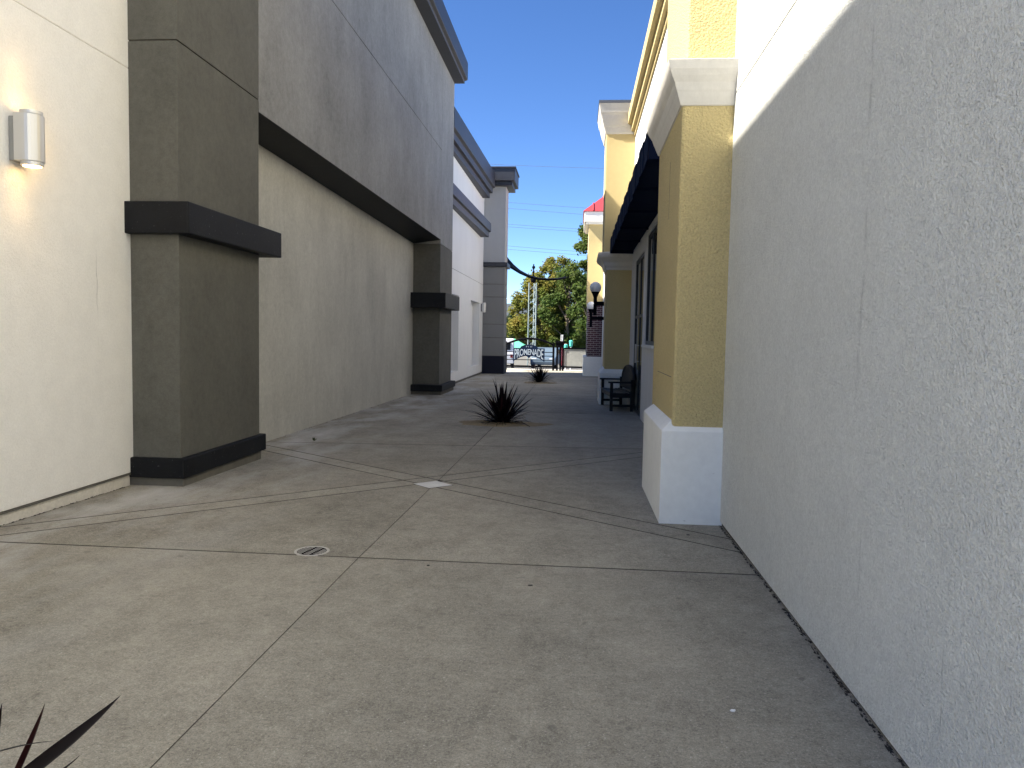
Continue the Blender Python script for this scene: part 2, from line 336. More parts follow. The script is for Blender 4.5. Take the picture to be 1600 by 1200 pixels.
# ------------------------------------------------------------------ left: grey building
PX = -3.80
gb = thing('grey_building', 'tall grey stucco building with navy cornice and a long recessed wall panel', 'building', (PX, 15, -0.1))
Y1, Y2, Y3, Y4 = 7.07, 8.925, 20.96, 22.92
build('core', MB().box(-10, PX - .02, Y1 + .02, Y4 - .01, 4.12, 8.86), 'footing', gb)
build('fascia_panel', MB().box(-9, PX, Y2 + .006, Y3 - .004, 4.06, 6.462), 'grey_fascia', gb, 0.004)
build('fascia_panel', MB().box(-9, PX, Y2 + .006, Y3 - .004, 6.474, 8.87), 'grey_fascia', gb, 0.004)
build('fascia_panel', MB().box(-9, PX, Y1, Y2 - .006, 4.20, 6.462), 'grey_pillar', gb, 0.004)
build('fascia_panel', MB().box(-9, PX, Y1, Y2 - .006, 6.474, 8.87), 'grey_pillar', gb, 0.004)
build('fascia_panel', MB().box(-9, PX, Y3 + .004, Y4, 3.95, 8.87), 'grey_fascia', gb, 0.004)
build('soffit', MB().prism([(-4.75, 3.925), (PX - .004, 4.058), (PX - .004, 4.10), (-4.75, 4.10)], Y2, Y3, 'y'), 'navy', gb)
def rx(y): return -4.30 - 0.25 * (y - 8.9) / 12.0
ry = [8.7, 11.1, 14.3, 17.6, 21.1]
for a, b_ in zip(ry, ry[1:]):
    b2 = b_ - .005
    build('recessed_wall_panel', MB().hexa([(-4.9, a, -.4), (rx(a), a, -.4), (rx(b2), b2, -.4), (-4.9, b2, -.4), (-4.9, a, 4.09), (rx(a), a, 4.09), (rx(b2), b2, 4.09), (-4.9, b2, 4.09)]), 'recess', gb, 0.002)
# pillars
pa = build('pillar', MB().box(-4.9, PX, Y1, Y2 - .006, 0.10, 4.188), 'grey_pillar', gb, 0.006)
build('pillar_cap', MB().box(-4.4, -3.65, 6.975, 9.245, 2.39, 2.69), 'navy', pa, 0.012)
build('pillar_base', MB().box(-4.4, -3.742, 7.018, 8.985, 0.055, 0.25), 'navy', pa, 0.012)
build('footing', MB().box(-4.4, -3.772, 7.06, 8.90, -.2, 0.055), 'footing', pa, 0.006)
pb = build('pillar', MB().box(-4.9, PX, Y3, Y4 - .003, 0.0, 3.938), 'grey_pillar', gb, 0.006)
build('pillar_cap', MB().box(-4.56, -3.58, 20.60, 23.04, 2.19, 2.60), 'navy', pb, 0.012)
build('pillar_base', MB().box(-4.56, -3.67, 20.72, 23.02, -0.09, 0.085), 'navy', pb, 0.012)
build('footing', MB().box(-4.56, -3.72, 20.80, 22.98, -.35, -0.09), 'footing', pb, 0.006)
prof = [(-4.2, 8.86), (-3.50, 8.86), (-3.50, 8.93), (-3.41, 8.96), (-3.41, 9.45), (-4.2, 9.45)]
build('cornice', MB().prism(prof, Y1 - .1, Y4 + .03, 'y'), 'slate', gb, 0.012)

# ------------------------------------------------------------------ left: far white building
fb = thing('white_building', 'far white stucco building with two blind window niches and two dark stepped bands', 'building', (-4.1, 28, -.2))
FX = -4.12; fy0, fy1 = 22.95, 33.05
nich = [(23.9, 26.35), (29.35, 31.95)]; nz0, nz1 = 0.22, 2.80
wm = MB(); yc = [fy0] + [v for n_ in nich for v in n_] + [fy1]
for i in range(len(yc) - 1):
    if i % 2 == 0: wm.box(-8, FX, yc[i], yc[i + 1], -.12, 3.615)
    else:
        wm.box(-8, FX, yc[i], yc[i + 1], -.12, nz0); wm.box(-8, FX, yc[i], yc[i + 1], nz1, 3.615); wm.box(-8, FX - .28, yc[i], yc[i + 1], nz0, nz1)
build('lower_wall', wm, 'white_far', fb)
build('upper_wall', MB().box(-8, FX, fy0, fy1, 3.63, 8.0), 'white_far', fb)
build('joint_strip', MB().box(-8, FX - .01, fy0, fy1, 3.61, 3.635), 'footing', fb)
build('footing', MB().box(-8, FX - .02, fy0, fy1, -.4, -.12), 'footing', fb)
def band(prof, y0, y1, k):   # stepped band, the outer face swinging out slightly towards the far end
    n = len(prof); mb = MB()
    return mb.add([(x, y0, z) for x, z in prof] + [(x + (k if x > FX - .05 else 0), y1, z) for x, z in prof], [tuple(range(n)), tuple(range(2 * n - 1, n - 1, -1))] + [(i, i + n, (i + 1) % n + n, (i + 1) % n) for i in range(n)])
build('upper_cornice', band([(-4.6, 7.20), (-4.02, 7.20), (-4.02, 7.40), (-3.90, 7.40), (-3.90, 7.60), (-3.80, 7.64), (-3.80, 8.22), (-4.6, 8.22)], fy0 + .05, 32.45, .2), 'slate', fb, 0.01)
build('lower_band', band([(-4.6, 5.52), (-3.98, 5.52), (-3.98, 5.72), (-3.89, 5.74), (-3.89, 6.08), (-4.6, 6.08)], fy0 + .05, 32.0, .2), 'slate', fb, 0.01)

# ------------------------------------------------------------------ left: tower
tw = thing('corner_tower', 'grey corner tower beside the gate with navy base and dark flared cornice', 'tower', (-3.6, 34, -.2))
TY0, TY1 = 33.07, 34.25
build('upper_wall', MB().box(-6, -3.20, TY0, TY1, 4.59, 8.0), 'tower_up', tw, 0.01)
zz = [0.57, 1.36, 1.94, 3.11, 3.66, 4.40]
for a, b_ in zip(zz, zz[1:]): build('wall_panel', MB().box(-6, -3.19, TY0, TY1, a + .012, b_ - .012), 'tower_low', tw, 0.006)
build('core', MB().box(-6, -3.22, TY0 + .03, TY1 - .03, .3, 4.5), 'footing', tw)
build('cap_band', MB().box(-6, -3.08, TY0 - .1, TY1 + .1, 4.40, 4.59), 'slate', tw, 0.01)
build('base', MB().box(-6, -3.165, TY0 - .03, TY1 + .02, -.4, 0.575), 'navy_base', tw, 0.01)
build('cornice', MB().box(-6, -2.92, TY0 - .28, TY1 + .3, 7.80, 7.98).box(-6, -2.80, TY0 - .40, TY1 + .42, 7.98, 8.50).box(-6, -2.76, TY0 - .44, TY1 + .46, 8.50, 8.56), 'slate', tw, 0.01)

# ------------------------------------------------------------------ right building
RX = 1.185
rb = thing('storefront_building', 'white and yellow stucco storefront building along the right side of the alley', 'building', (RX, 10, 0))
build('wall_panel', MB().box(RX, 12, -14, 6.9, 0.018, 3.412), 'white_right', rb, 0.006)
build('wall_panel', MB().box(RX, 12, -14, 7.9, 3.420, 10.0), 'white_right', rb, 0.006)  # unseen height and rear length added to bounce sunlight into the alley
build('joint_strip', MB().box(RX + .006, 12, -14, 6.9, 3.41, 3.422), 'footing', rb)
build('footing', MB().box(RX + .015, 12, -14, 6.9, -.2, 0.02), 'joint_dirt', rb)
def mitre(prof, x0, x1, y0, y1):
    """moulding that wraps the left side and both ends of a pilaster: prof (overhang, z)"""
    mb = MB(); n = len(prof); vs = []
    for o, z in prof: vs += [(x1, y0 - o, z), (x0 - o, y0 - o, z), (x0 - o, y1 + o, z), (x1, y1 + o, z)]
    fs = [(i * 4 + k, i * 4 + k + 1, (i + 1) * 4 + k + 1, (i + 1) * 4 + k) for i in range(n - 1) for k in range(3)]
    fs += [(3, 2, 1, 0), tuple((n - 1) * 4 + k for k in range(4))]
    return mb.add(vs, fs)
pl = build('pilaster', MB().box(.78, 1.6, 6.31, 8.02, 0.6, 3.5), 'yellow', rb, 0.022)
build('pilaster_base', mitre([(.085, -.2), (.085, .745), (.08, .752), (-.01, .838), (-.05, .838)], .78, 1.6, 6.36, 7.86), 'white_base', pl, 0.004)
cov = [(0.0, 3.335), (.012, 3.34), (.035, 3.40), (.045, 3.43), (.052, 3.445), (.07, 3.50), (.095, 3.545), (.115, 3.59), (.13, 3.655), (.10, 3.668), (-.08, 3.675)]
build('capital', mitre(cov, .78, 1.6, 6.31, 8.02), 'cream', pl)
build('control_joint', MB().box(.7785, .80, 6.45, 7.55, 1.172, 1.178), 'footing', pl)
build('control_joint', MB().box(.7785, .80, 7.0, 7.008, 2.55, 3.05), 'footing', pl)
build('pilaster_shaft', MB().box(.815, 1.6, 6.345, 7.98, 3.6, 10.1), 'yellow', pl, 0.012)
# storefront wall with openings
WX = 1.27
wy = [7.9, 12.95, 14.95, 15.45, 17.9, 20.2]
wm = MB().box(WX, 12, wy[0], wy[1], -.3, 6.4).box(WX, 12, wy[2], wy[3], -.3, 6.4).box(WX, 12, wy[4], wy[5], -.3, 6.4)
wm.box(WX, 12, wy[1], wy[2], -.3, 1.36).box(WX, 12, wy[1], wy[2], 3.42, 6.4).box(WX, 12, wy[3], wy[4], 3.22, 6.4)
wm.box(WX + .6, 12, wy[1], wy[2], 1.36, 3.42).box(WX + .6, 12, wy[3], wy[4], -.3, 3.22)
build('storefront_wall', wm, 'white_far', rb)
def opening(name, y0, y1, z0, z1, rails, mull, par, f=.07):
    fr = MB(); d0, d1 = WX + .025, WX + .095
    fr.box(d0, d1, y0, y0 + f, z0, z1).box(d0, d1, y1 - f, y1, z0, z1).box(d0, d1, y0 + f, y1 - f, z0, z0 + f).box(d0, d1, y0 + f, y1 - f, z1 - f, z1)
    for z in rails: fr.box(d0 + .003, d1 - .003, y0 + f, y1 - f, z - .03, z + .03)
    for y in mull: fr.box(d0 + .006, d1 - .006, y - .03, y + .03, z0 + f, z1 - f)
    w_ = build(name, fr, 'black_frame', par)
    ysn = [y0 + f] + list(mull) + [y1 - f]; zsn = [z0 + f] + list(rails) + [z1 - f]
    for a, b_ in zip(ysn, ysn[1:]):
        for c, d in zip(zsn, zsn[1:]): build('pane', MB().box(d0 + .025, d0 + .037, a + .002, b_ - .002, c + .002, d - .002), 'glass', w_)
    return w_
opening('window', wy[1], wy[2], 1.36, 3.42, (), ((wy[1] + wy[2]) / 2,), rb)
build('window_sill', MB().box(WX - .05, WX + .02, wy[1] - .04, wy[2] + .04, 1.31, 1.358), 'white_base', rb, .004)
d_ = opening('door', wy[3], wy[4], -.14, 3.22, (1.95,), ((wy[3] + wy[4]) / 2,), rb)
build('door_handle', MB().tube([(WX - .04, 16.55, .95), (WX - .04, 16.55, 1.35)], .015).tube([(WX - .04, 16.55, .98), (WX + .03, 16.55, .98)], .01).tube([(WX - .04, 16.55, 1.32), (WX + .03, 16.55, 1.32)], .01), 'lamp_body', d_)
# eaves cornice, three stepped yellow strips
build('eaves_cornice', MB().prism([(1.5, 6.33), (1.235, 6.33), (1.235, 6.42), (1.165, 6.44), (1.165, 6.56), (1.075, 6.60), (1.07, 6.82), (1.5, 6.82)], 7.5, 19.4, 'y'), 'yellow_side', rb, 0.01)
# far pilaster
pf = build('pilaster', MB().box(.665, 1.6, 19.0, 20.4, .5, 3.4), 'yellow', rb, 0.012)
build('pilaster_base', mitre([(.11, -.4), (.11, .60), (.105, .61), (-.005, .73), (-.06, .73)], .665, 1.6, 19.02, 20.4), 'white_base', pf, 0.005)
build('capital', mitre([(0, 3.12), (.02, 3.12), (.02, 3.17), (.06, 3.22), (.075, 3.30), (.13, 3.36), (.16, 3.38), (.20, 3.42), (.22, 3.47), (.22, 3.52), (.02, 3.56), (-.1, 3.56)], .665, 1.6, 19.0, 20.4), 'cream', pf)
build('pilaster_shaft', MB().box(.575, 1.6, 19.03, 20.3, 3.5, 6.9), 'yellow_side', pf, 0.012)
build('top_cap', mitre([(0, 6.38), (.03, 6.42), (.055, 6.53), (.075, 6.57), (.11, 6.70), (.13, 6.80), (.16, 6.86), (.195, 7.06), (-.1, 7.06)], .575, 1.6, 19.03, 20.3), 'cream', pf)
build('coping', mitre([(.205, 7.06), (.205, 7.13), (-.1, 7.14)], .575, 1.6, 19.03, 20.3), 'coping', pf)
build('rear_wall', MB().box(1.02, 12, 20.42, 33.0, -.4, 5.6), 'white_far', rb)

# ------------------------------------------------------------------ awning
aw = thing('awning', 'navy canvas awning over the storefront window and door', 'awning', (1.27, 13.5, 3.5))
ay0, ay1 = 8.75, 18.55
build('canopy', MB().prism([(1.262, 4.92), (.725, 3.80), (.735, 3.78), (1.262, 4.89)], ay0, ay1, 'y'), 'awning', aw)
vm = MB(); n = 34
for i in range(n):
    a, b_ = ay0 + (ay1 - ay0) * i / n, ay0 + (ay1 - ay0) * (i + 1) / n; dx = .008 * math.sin(i * 1.7)
    vm.box(.715 + dx, .727 + dx, a, b_, 3.46 + .012 * math.sin(i * 2.9), 3.80)
build('valance', vm, 'awning', aw)
for y in (ay0, ay1 - .012):
    build('end_panel', MB().prism([(1.262, 4.88), (.735, 3.775), (.735, 3.47), (1.262, 3.47)], y, y + .012, 'y'), 'awning', aw)
build('ceiling_panel', MB().box(.74, 1.262, ay0 + .02, ay1 - .02, 3.54, 3.552), 'awning', aw)
k = 6
for i in range(k):
    y = ay0 + .1 + (ay1 - ay0 - .2) * i / (k - 1)
    build('frame_rib', MB().box(.74, 1.26, y - .03, y + .03, 3.50, 3.56), 'awning', aw)

# ------------------------------------------------------------------ brick tower
bt = thing('brick_tower', 'yellow stucco and dark brick corner tower with red metal roof behind the far pilaster', 'tower', (1.5, 34, -.2))
build('brick_wall', MB().box(.385, 4, 33.0, 36, .85, 2.87), 'brick', bt)
for i in range(34):
    x = .388 + i * .085
    if x > 1.6: break
    build('brick', MB().box(x, x + .073, 32.995, 33.1, .635, .845), 'brick', bt)
build('mortar_bed', MB().box(.392, 4, 33.006, 36, .6, .86), 'footing', bt)
build('white_base', MB().box(.25, 4, 32.86, 36, -.4, .63), 'white_base', bt, .01)
build('upper_wall', MB().box(.36, 4, 32.99, 36, 2.872, 6.4), 'yellow_side', bt)
build('eaves', MB().box(.15, 4, 32.76, 36.2, 6.30, 6.72).box(.22, 4, 32.84, 36.1, 6.22, 6.30), 'white_trim', bt, .01)
rf = MB(); c = (2.0, 34.5, 8.4); q = [(.10, 32.72, 6.74), (3.9, 32.72, 6.74), (3.9, 36.3, 6.74), (.10, 36.3, 6.74)]
rf.add([*q, *[(x, y, 6.722) for x, y, z in q], c], [(0, 1, 8), (1, 2, 8), (2, 3, 8), (3, 0, 8), (7, 6, 5, 4), (0, 4, 5, 1), (1, 5, 6, 2), (2, 6, 7, 3), (3, 7, 4, 0)])
ro = build('roof', rf, 'red_roof', bt)
for i in range(1, 9):
    x = .10 + 3.8 * i / 9.0; f_ = min(x - .10, 3.9 - x) / 1.9
    top = Vector((x, 32.72 + (34.5 - 32.72) * f_, 6.74 + (8.4 - 6.74) * f_)); bot = Vector((x, 32.70, 6.735))
    build('seam', MB().tube([bot + Vector((0, 0, .02)), top + Vector((0, 0, .02))], .03, 6), 'red_roof', ro)

# ------------------------------------------------------------------ gate, fence, sign
GY = 37.25
gt = thing('gate', 'black iron driveway gate with arched top rail at the end of the alley', 'gate', (-2.3, GY, -.2))
gz = -.23
arch = [(-3.42 + 2.22 * i / 16, GY, 1.06 + .27 * (1 - ((i - 8) / 8.0) ** 2)) for i in range(17)]
build('top_rail', MB().tube(arch, .05, 8), 'iron', gt, smooth=True)
build('bottom_rail', MB().box(-3.42, -1.2, GY - .03, GY + .03, -.06, .03), 'iron', gt)
for x in (-3.47, -1.16): build('post', MB().box(x - .05, x + .05, GY - .05, GY + .05, gz, 1.17), 'iron', gt, .005)
for z in (.30, .50, .68): build('rail', MB().box(-3.42, -1.2, GY - .015, GY + .015, z - .018, z + .018), 'iron', gt)
gs = thing('sign', 'navy PROMENADE sign mounted on the arched gate', 'sign', (-2.35, GY - .06, .6))
cx, cz = -2.345, .21
def s_top(u): return .66 + (.17 * math.sqrt(max(0, 1 - (u / .43) ** 2)) if abs(u) < .43 else 0)
def s_bot(u): return .29 * (1 - (u / .76) ** 2) - (max(0, .13 - abs(u)) * .9 if abs(u) < .13 else 0)
def columns(y0, y1, top, bot, n, hw):
    mb = MB(); us = [-hw + 2 * hw * i / n for i in range(n + 1)]; vs = []
    for u in us: vs += [(cx + u, y0, cz + bot(u)), (cx + u, y0, cz + top(u)), (cx + u, y1, cz + top(u)), (cx + u, y1, cz + bot(u))]
    fs = [(4 * i + k, 4 * i + (k + 1) % 4, 4 * i + 4 + (k + 1) % 4, 4 * i + 4 + k) for i in range(n) for k in range(4)] + [(0, 1, 2, 3), (4 * n + 3, 4 * n + 2, 4 * n + 1, 4 * n)]
    return mb.add(vs, fs)
build('panel', columns(GY - .10, GY - .055, s_top, s_bot, 60, .76), 'sign_blue', gs)
def text_mesh(txt, space=1.0):
    cu = bpy.data.curves.new('t', 'FONT'); cu.body = txt; cu.space_character = space; cu.resolution_u = 3; cu.offset = 0.010
    ob = bpy.data.objects.new('t', cu); C.objects.link(ob); bpy.context.view_layer.update()
    me = ob.evaluated_get(bpy.context.evaluated_depsgraph_get()).to_mesh()
    vs = [tuple(v.co) for v in me.vertices]; fs = [tuple(p.vertices) for p in me.polygons]
    bpy.data.objects.remove(ob); return vs, fs
def lettering(txt, x0, x1, top, bot, yf, space=1.0, bold=0.0):
    vs, fs = text_mesh(txt, space); xa, xb = min(v[0] for v in vs), max(v[0] for v in vs); ya, yb = min(v[1] for v in vs), max(v[1] for v in vs)
    out = []
    for v in vs:
        u = x0 + (x1 - x0) * (v[0] - xa) / (xb - xa); tt = (v[1] - ya) / (yb - ya)
        out.append((cx + u, yf, cz + bot(u) + (top(u) - bot(u)) * tt))
    n = len(out); mb = MB().add(out, fs)
    return mb
def letters(mb):
    par = list(range(len(mb.v)))
    def fd(i):
        while par[i] != i: par[i] = par[par[i]]; i = par[i]
        return i
    for f_ in mb.f:
        for k in f_[1:]: par[fd(k)] = fd(f_[0])
    gr = {}
    for f_ in mb.f: gr.setdefault(fd(f_[0]), []).append(f_)
    for fs_ in gr.values():
        ids = sorted({i for f_ in fs_ for i in f_}); mp_ = {i: k for k, i in enumerate(ids)}
        lo_ = build('letter', MB().add([mb.v[i] for i in ids], [tuple(mp_[i] for i in f_) for f_ in fs_]), 'sign_letter', gs)
        sm_ = lo_.modifiers.new('t', 'SOLIDIFY'); sm_.thickness = .012; sm_.offset = 0
letters(lettering('PROMENADE', -.70, .70, lambda u: .615, lambda u: s_bot(max(.13, abs(u))) + .055, GY - .104, .92))
letters(lettering('SLO', -.15, .15, lambda u: .765, lambda u: .70, GY - .104, 1.7))
fn = thing('fence', 'black iron fence with pale perforated panel right of the gate', 'fence', (-.3, GY, -.2))
for x in (-.98, -.82, -.70): build('post', MB().box(x - .045, x + .045, GY - .045, GY + .045, gz, 1.12), 'iron', fn, .005)
build('hood', MB().box(-1.07, -.62, GY - .09, GY + .09, 1.12, 1.24).box(-1.04, -.66, GY - .07, GY + .07, .92, 1.12), 'iron', fn, .01)
build('top_rail', MB().box(-.65, .40, GY - .03, GY + .03, .86, .93), 'iron', fn)
build('bottom_rail', MB().box(-.65, .40, GY - .03, GY + .03, -.05, .03), 'iron', fn)
build('perforated_panel', MB().box(-.65, .40, GY - .006, GY + .006, .03, .86), 'mesh_panel', fn)
sfn = thing('fence', 'short black railing squeezed between the grey tower and the gate', 'fence', (-3.9, GY, -.2))
build('top_rail', MB().box(-5.5, -3.53, GY - .03, GY + .03, 1.10, 1.16), 'iron', sfn)
build('bottom_rail', MB().box(-5.5, -3.53, GY - .03, GY + .03, -.04, .02), 'iron', sfn)
build('rail', MB().box(-5.5, -3.53, GY - .02, GY + .02, .66, .70), 'iron', sfn)

# ------------------------------------------------------------------ lamps
def wall_lamp(loc, label, s=1.0, lit=True):
    t = thing('wall_lamp', label, 'lamp', loc, 'silver wall lamps'); x, y, z = loc
    build('back_plate', MB().box(x + .001, x + .055, y - .075, y + .075, z - .165, z + .165), 'lamp_plate', t, .006)
    pr = [(x + .055, y - .095), (x + .12, y - .095)] + [(x + .12 + .095 * math.sin(a), y - .095 * math.cos(a)) for a in [math.pi * i / 14 for i in range(1, 14)]] + [(x + .12, y + .095), (x + .055, y + .095)]
    build('body', MB().prism(pr, z - .165, z + .185, 'z'), 'lamp_body', t, .004)
    build('side_strip', MB().box(x + .06, x + .115, y + .0955, y + .107, z - .15, z + .17), 'lamp_lens' if lit else 'lens_off', t, .002)
    for sgn in (-1, 1):
        zc = z - .165 if sgn < 0 else z + .185
        rg = build('lens_ring', MB().lathe((x + .13, y, zc - (.028 if sgn < 0 else 0)), [(.072, 0), (.078, .004), (.078, .028), (.06, .028)], 24), 'lamp_body', t)
        build('lens', MB().lathe((x + .13, y, zc - .032 if sgn < 0 else zc + .026), [(.062, 0), (.064, .003), (.062, .006)], 24), 'lamp_lens' if lit else 'lens_off', rg)
        if lit:
            l = bpy.data.lights.new('lamp_light', 'SPOT'); l.energy = 1.3; l.color = (1, .62, .25); l.spot_size = R(120); l.spot_blend = 1; l.shadow_soft_size = .03
            lo = bpy.data.objects.new('lamp_light', l); C.objects.link(lo); lo.parent = t
            lo.location = (.13, 0, -.22 if sgn < 0 else .24); lo.rotation_euler = (0 if sgn < 0 else math.pi, R(-18) if sgn < 0 else R(18), 0)
wall_lamp((LX, 5.58, 2.90), 'lit silver half-round wall lamp on the near white wall')
wall_lamp((FX, 32.45, 2.62), 'small pale wall lamp on the far white building beside the tower', lit=False)
def globe_lamp(loc, wx, label):
    x, y, z = loc; t = thing('globe_lamp', label, 'lamp', (wx, y, z - .3), 'globe lamps on the right-hand wall')
    build('globe', MB().ball((x, y, z), .165, 24, 14), 'globe', t, smooth=True)
    build('holder', MB().lathe((x, y, z - .46), [(.03, 0), (.05, .02), (.055, .18), (.10, .30), (.125, .34), (.07, .345)], 16), 'iron', t)
    build('stem', MB().tube([(x, y, z - .80), (x, y, z - .46)], .05, 8), 'iron', t)
    build('arm', MB().box(x, wx, y - .04, y + .04, z - .52, z - .40).box(wx - .04, wx, y - .07, y + .07, z - .60, z - .25), 'iron', t, .004)
globe_lamp((.475, 22.4, 2.90), 1.02, 'larger white globe lamp on black bracket, the nearer of two')
globe_lamp((.475, 29.3, 2.64), 1.02, 'smaller white globe lamp on black bracket in front of the brickwork')

# ------------------------------------------------------------------ bench
bn = thing('bench', 'dark timber garden bench with arched back against the storefront wall', 'bench', (0.965, 17.93, zf(17.93)))
bn.rotation_euler = (math.atan(-.0119), 0, R(4.4))
BL = .93
def bpart(name, mb, mt='bench', bev=.004):
    o = build(name, mb, mt, None, bev); o.parent = bn; return o
for sy in (-1, 1):
    y = sy * (BL - .04)
    bpart('leg', MB().box(-.30, -.235, y - .035, y + .035, 0, .62))
    bpart('leg', MB().box(.15, .21, y - .035, y + .035, 0, .70))
    bpart('arm_rest', MB().box(-.34, .20, y - .05, y + .05, .62, .655))
    bpart('side_rail', MB().box(-.235, .15, y - .025, y + .025, .30, .40))
    bpart('stretcher', MB().box(-.235, .15, y - .02, y + .02, .10, .15))
bpart('front_rail', MB().box(-.285, -.25, -BL + .08, BL - .08, .31, .40), 'bench_slat')
for i in range(6):
    x = -.315 + i * .085; z = .425 - .018 * math.sin(math.pi * i / 5)
    bpart('seat_slat', MB().box(x, x + .068, -BL + .005, BL - .005, z - .02, z), 'bench_slat')
def bz(y): return .70 + .27 * math.sqrt(max(0, 1 - (y / (BL - .04)) ** 2))
bpart('back_rail', MB().tube([(.19 + .04, y, bz(y)) for y in [-(BL - .04) * math.cos(math.pi * i / 24) for i in range(25)]], .045, 8), bev=0)
bpart('lower_back_rail', MB().box(.155, .20, -BL + .08, BL - .08, .47, .53))
for i in range(19):
    y = -.80 + 1.6 * i / 18
    bpart('back_slat', MB().hexa([(.165, y - .036, .52), (.185, y - .036, .52), (.185, y + .036, .52), (.165, y + .036, .52), (.215, y - .036, bz(y) - .02), (.235, y - .036, bz(y) - .02), (.235, y + .036, bz(y) - .02), (.215, y + .036, bz(y) - .02)]), bev=0)

# ------------------------------------------------------------------ flax plants
def leaf_mesh(name, droop, wd, mt, n=9):
    vs, fs = [], []; p = Vector((0, 0, 0)); a = 0.0; ds = 1.0 / n
    for i in range(n + 1):
        t = i / n; hw = wd * (0.55 + 1.1 * t - 1.65 * t * t) if t < .8 else wd * max(.0, (1 - t)) * 1.87
        nx = Vector((-math.sin(a), 0, math.cos(a)))
        vs += [tuple(p + Vector((0, -hw, 0)) + nx * hw * .35), tuple(p), tuple(p + Vector((0, hw, 0)) + nx * hw * .35)]
        p = p + Vector((math.cos(a), 0, math.sin(a))) * ds; a -= droop * (t ** 1.2) * ds * 2
    for i in range(n): fs += [(3 * i, 3 * i + 1, 3 * i + 4, 3 * i + 3), (3 * i + 1, 3 * i + 2, 3 * i + 5, 3 * i + 4)]
    me = bpy.data.meshes.new(name); me.from_pydata(vs, [], fs)
    for q in me.polygons: q.use_smooth = True
    me.materials.append(M[mt]); return me
LM = [leaf_mesh('leaf', d, wd, mt) for d, wd, mt in ((.15, .030, 'leaf_dark'), (.5, .034, 'leaf_dark'), (.9, .032, 'leaf_dark'), (1.4, .028, 'leaf_dark'), (.35, .034, 'leaf_red'), (2.0, .022, 'leaf_dark'), (2.6, .020, 'leaf_dead'), (1.9, .024, 'leaf_dead'))]
def flax(loc, label, nl, size, seed):
    r = random.Random(seed); t = thing('flax_plant', label, 'plant', loc, 'dark flax plants along the alley')
    for i in range(nl):
        u = i / nl; pit = R(84 - 74 * u ** .85 + r.uniform(-9, 9)); az = i * 2.39996 + r.uniform(-.4, .4)
        me = LM[r.choice((0, 0, 1, 0, 1, 4)) if u < .45 else r.choice((0, 1, 1, 2, 3, 4)) if u < .8 else r.choice((2, 3, 5, 5, 2, 6, 7))]
        o = bpy.data.objects.new('leaf', me); C.objects.link(o); o.parent = t
        rr = r.uniform(0, .24) * size * (.4 + .6 * u)
        o.location = (rr * math.cos(az), rr * math.sin(az), .01 + .05 * (1 - u))
        o.rotation_euler = (r.uniform(-.3, .3), -max(pit, R(4)), az)
        s = size * r.uniform(.55, 1.05) * (1 - .12 * u) * (1.25 if i % 9 == 4 else 1); o.scale = (s, s * r.uniform(1.0, 1.5), s)
    return t
P1 = (-1.33, 13.72, zf(13.72)); P2 = (-1.33, 27.5, -.2)
flax(P1, 'largest dark flax plant in the middle of the alley floor', 190, .73, 3)
flax(P2, 'small dark flax plant farther off, just before the gate', 110, .72, 5)
t3 = thing('flax_plant', 'dark burgundy flax leaves poking into the bottom left corner', 'plant', (-1.68, 2.02, 0), 'dark flax plants along the alley')
def leaf_to(tip, droop, wd, mt, base=(0, 0, .08), roll=0.0):
    b_ = Vector(base); tp = Vector(tip) - Vector((-1.68, 2.02, 0)); d = tp - b_
    me = leaf_mesh('leaf', droop, wd, mt, 14); end = Vector(me.vertices[-2].co)
    o = bpy.data.objects.new('leaf', me); C.objects.link(o); o.parent = t3; o.location = b_
    L_ = d.length / end.length; az = math.atan2(d.y, d.x); pit = math.atan2(d.z, math.hypot(d.x, d.y)) - math.atan2(end.z, end.x)
    o.rotation_euler = (Matrix.Rotation(az, 3, 'Z') @ Matrix.Rotation(-pit, 3, 'Y') @ Matrix.Rotation(roll, 3, end)).to_euler(); o.scale = (L_,) * 3
leaf_to((-1.28, 2.04, .45), -.30, .090, 'leaf_dark', (0, .04, .10), .6)
leaf_to((-1.46, 1.97, .45), -.15, .058, 'leaf_red', (0.02, .05, .10), .3)
leaf_to((-1.205, 1.75, .44), -.3, .055, 'leaf_dark', (.03, -.05, .12))
leaf_to((-1.31, 1.82, .43), .2, .020, 'leaf_dark', (-.10, -.02, .22))
leaf_to((-1.50, 1.86, .50), -.2, .05, 'leaf_dark', (-.02, -.02, .12))
r = random.Random(11)
for i in range(26):
    a = r.uniform(2.6, 5.6); ln = r.uniform(.35, .62); e = r.uniform(.3, 1.2)
    leaf_to((-1.74 + ln * math.cos(a) * math.cos(e), 1.92 + ln * math.sin(a) * math.cos(e), .08 + ln * math.sin(e)), r.uniform(-.1, .6), .045, r.choice(('leaf_dark', 'leaf_dark', 'leaf_red')))
def soil(name, loc, rx_, ry_, seed):
    r = random.Random(seed); n = 48; vs = [(loc[0], loc[1], loc[2] + .035)]; rings = (.35, .7, .95, 1.0)
    for k in rings:
        for i in range(n):
            a = 2 * math.pi * i / n; j = 1 + .10 * math.sin(3 * a + seed) + .05 * math.sin(7 * a) + r.uniform(-.02, .02)
            x, y = loc[0] + rx_ * k * j * math.cos(a), loc[1] + ry_ * k * j * math.sin(a)
            vs.append((x, y, zf(y) + (.035 * (1 - k) + .003 + r.uniform(0, .006) if k < 1 else -.02)))
    fs = [(0, 1 + i, 1 + (i + 1) % n) for i in range(n)]
    for q in range(3): fs += [(1 + q * n + i, 1 + q * n + (i + 1) % n, 1 + (q + 1) * n + (i + 1) % n, 1 + (q + 1) * n + i) for i in range(n)]
    return struct(build(name, MB().add(vs, fs), 'soil', smooth=True), 'stuff')
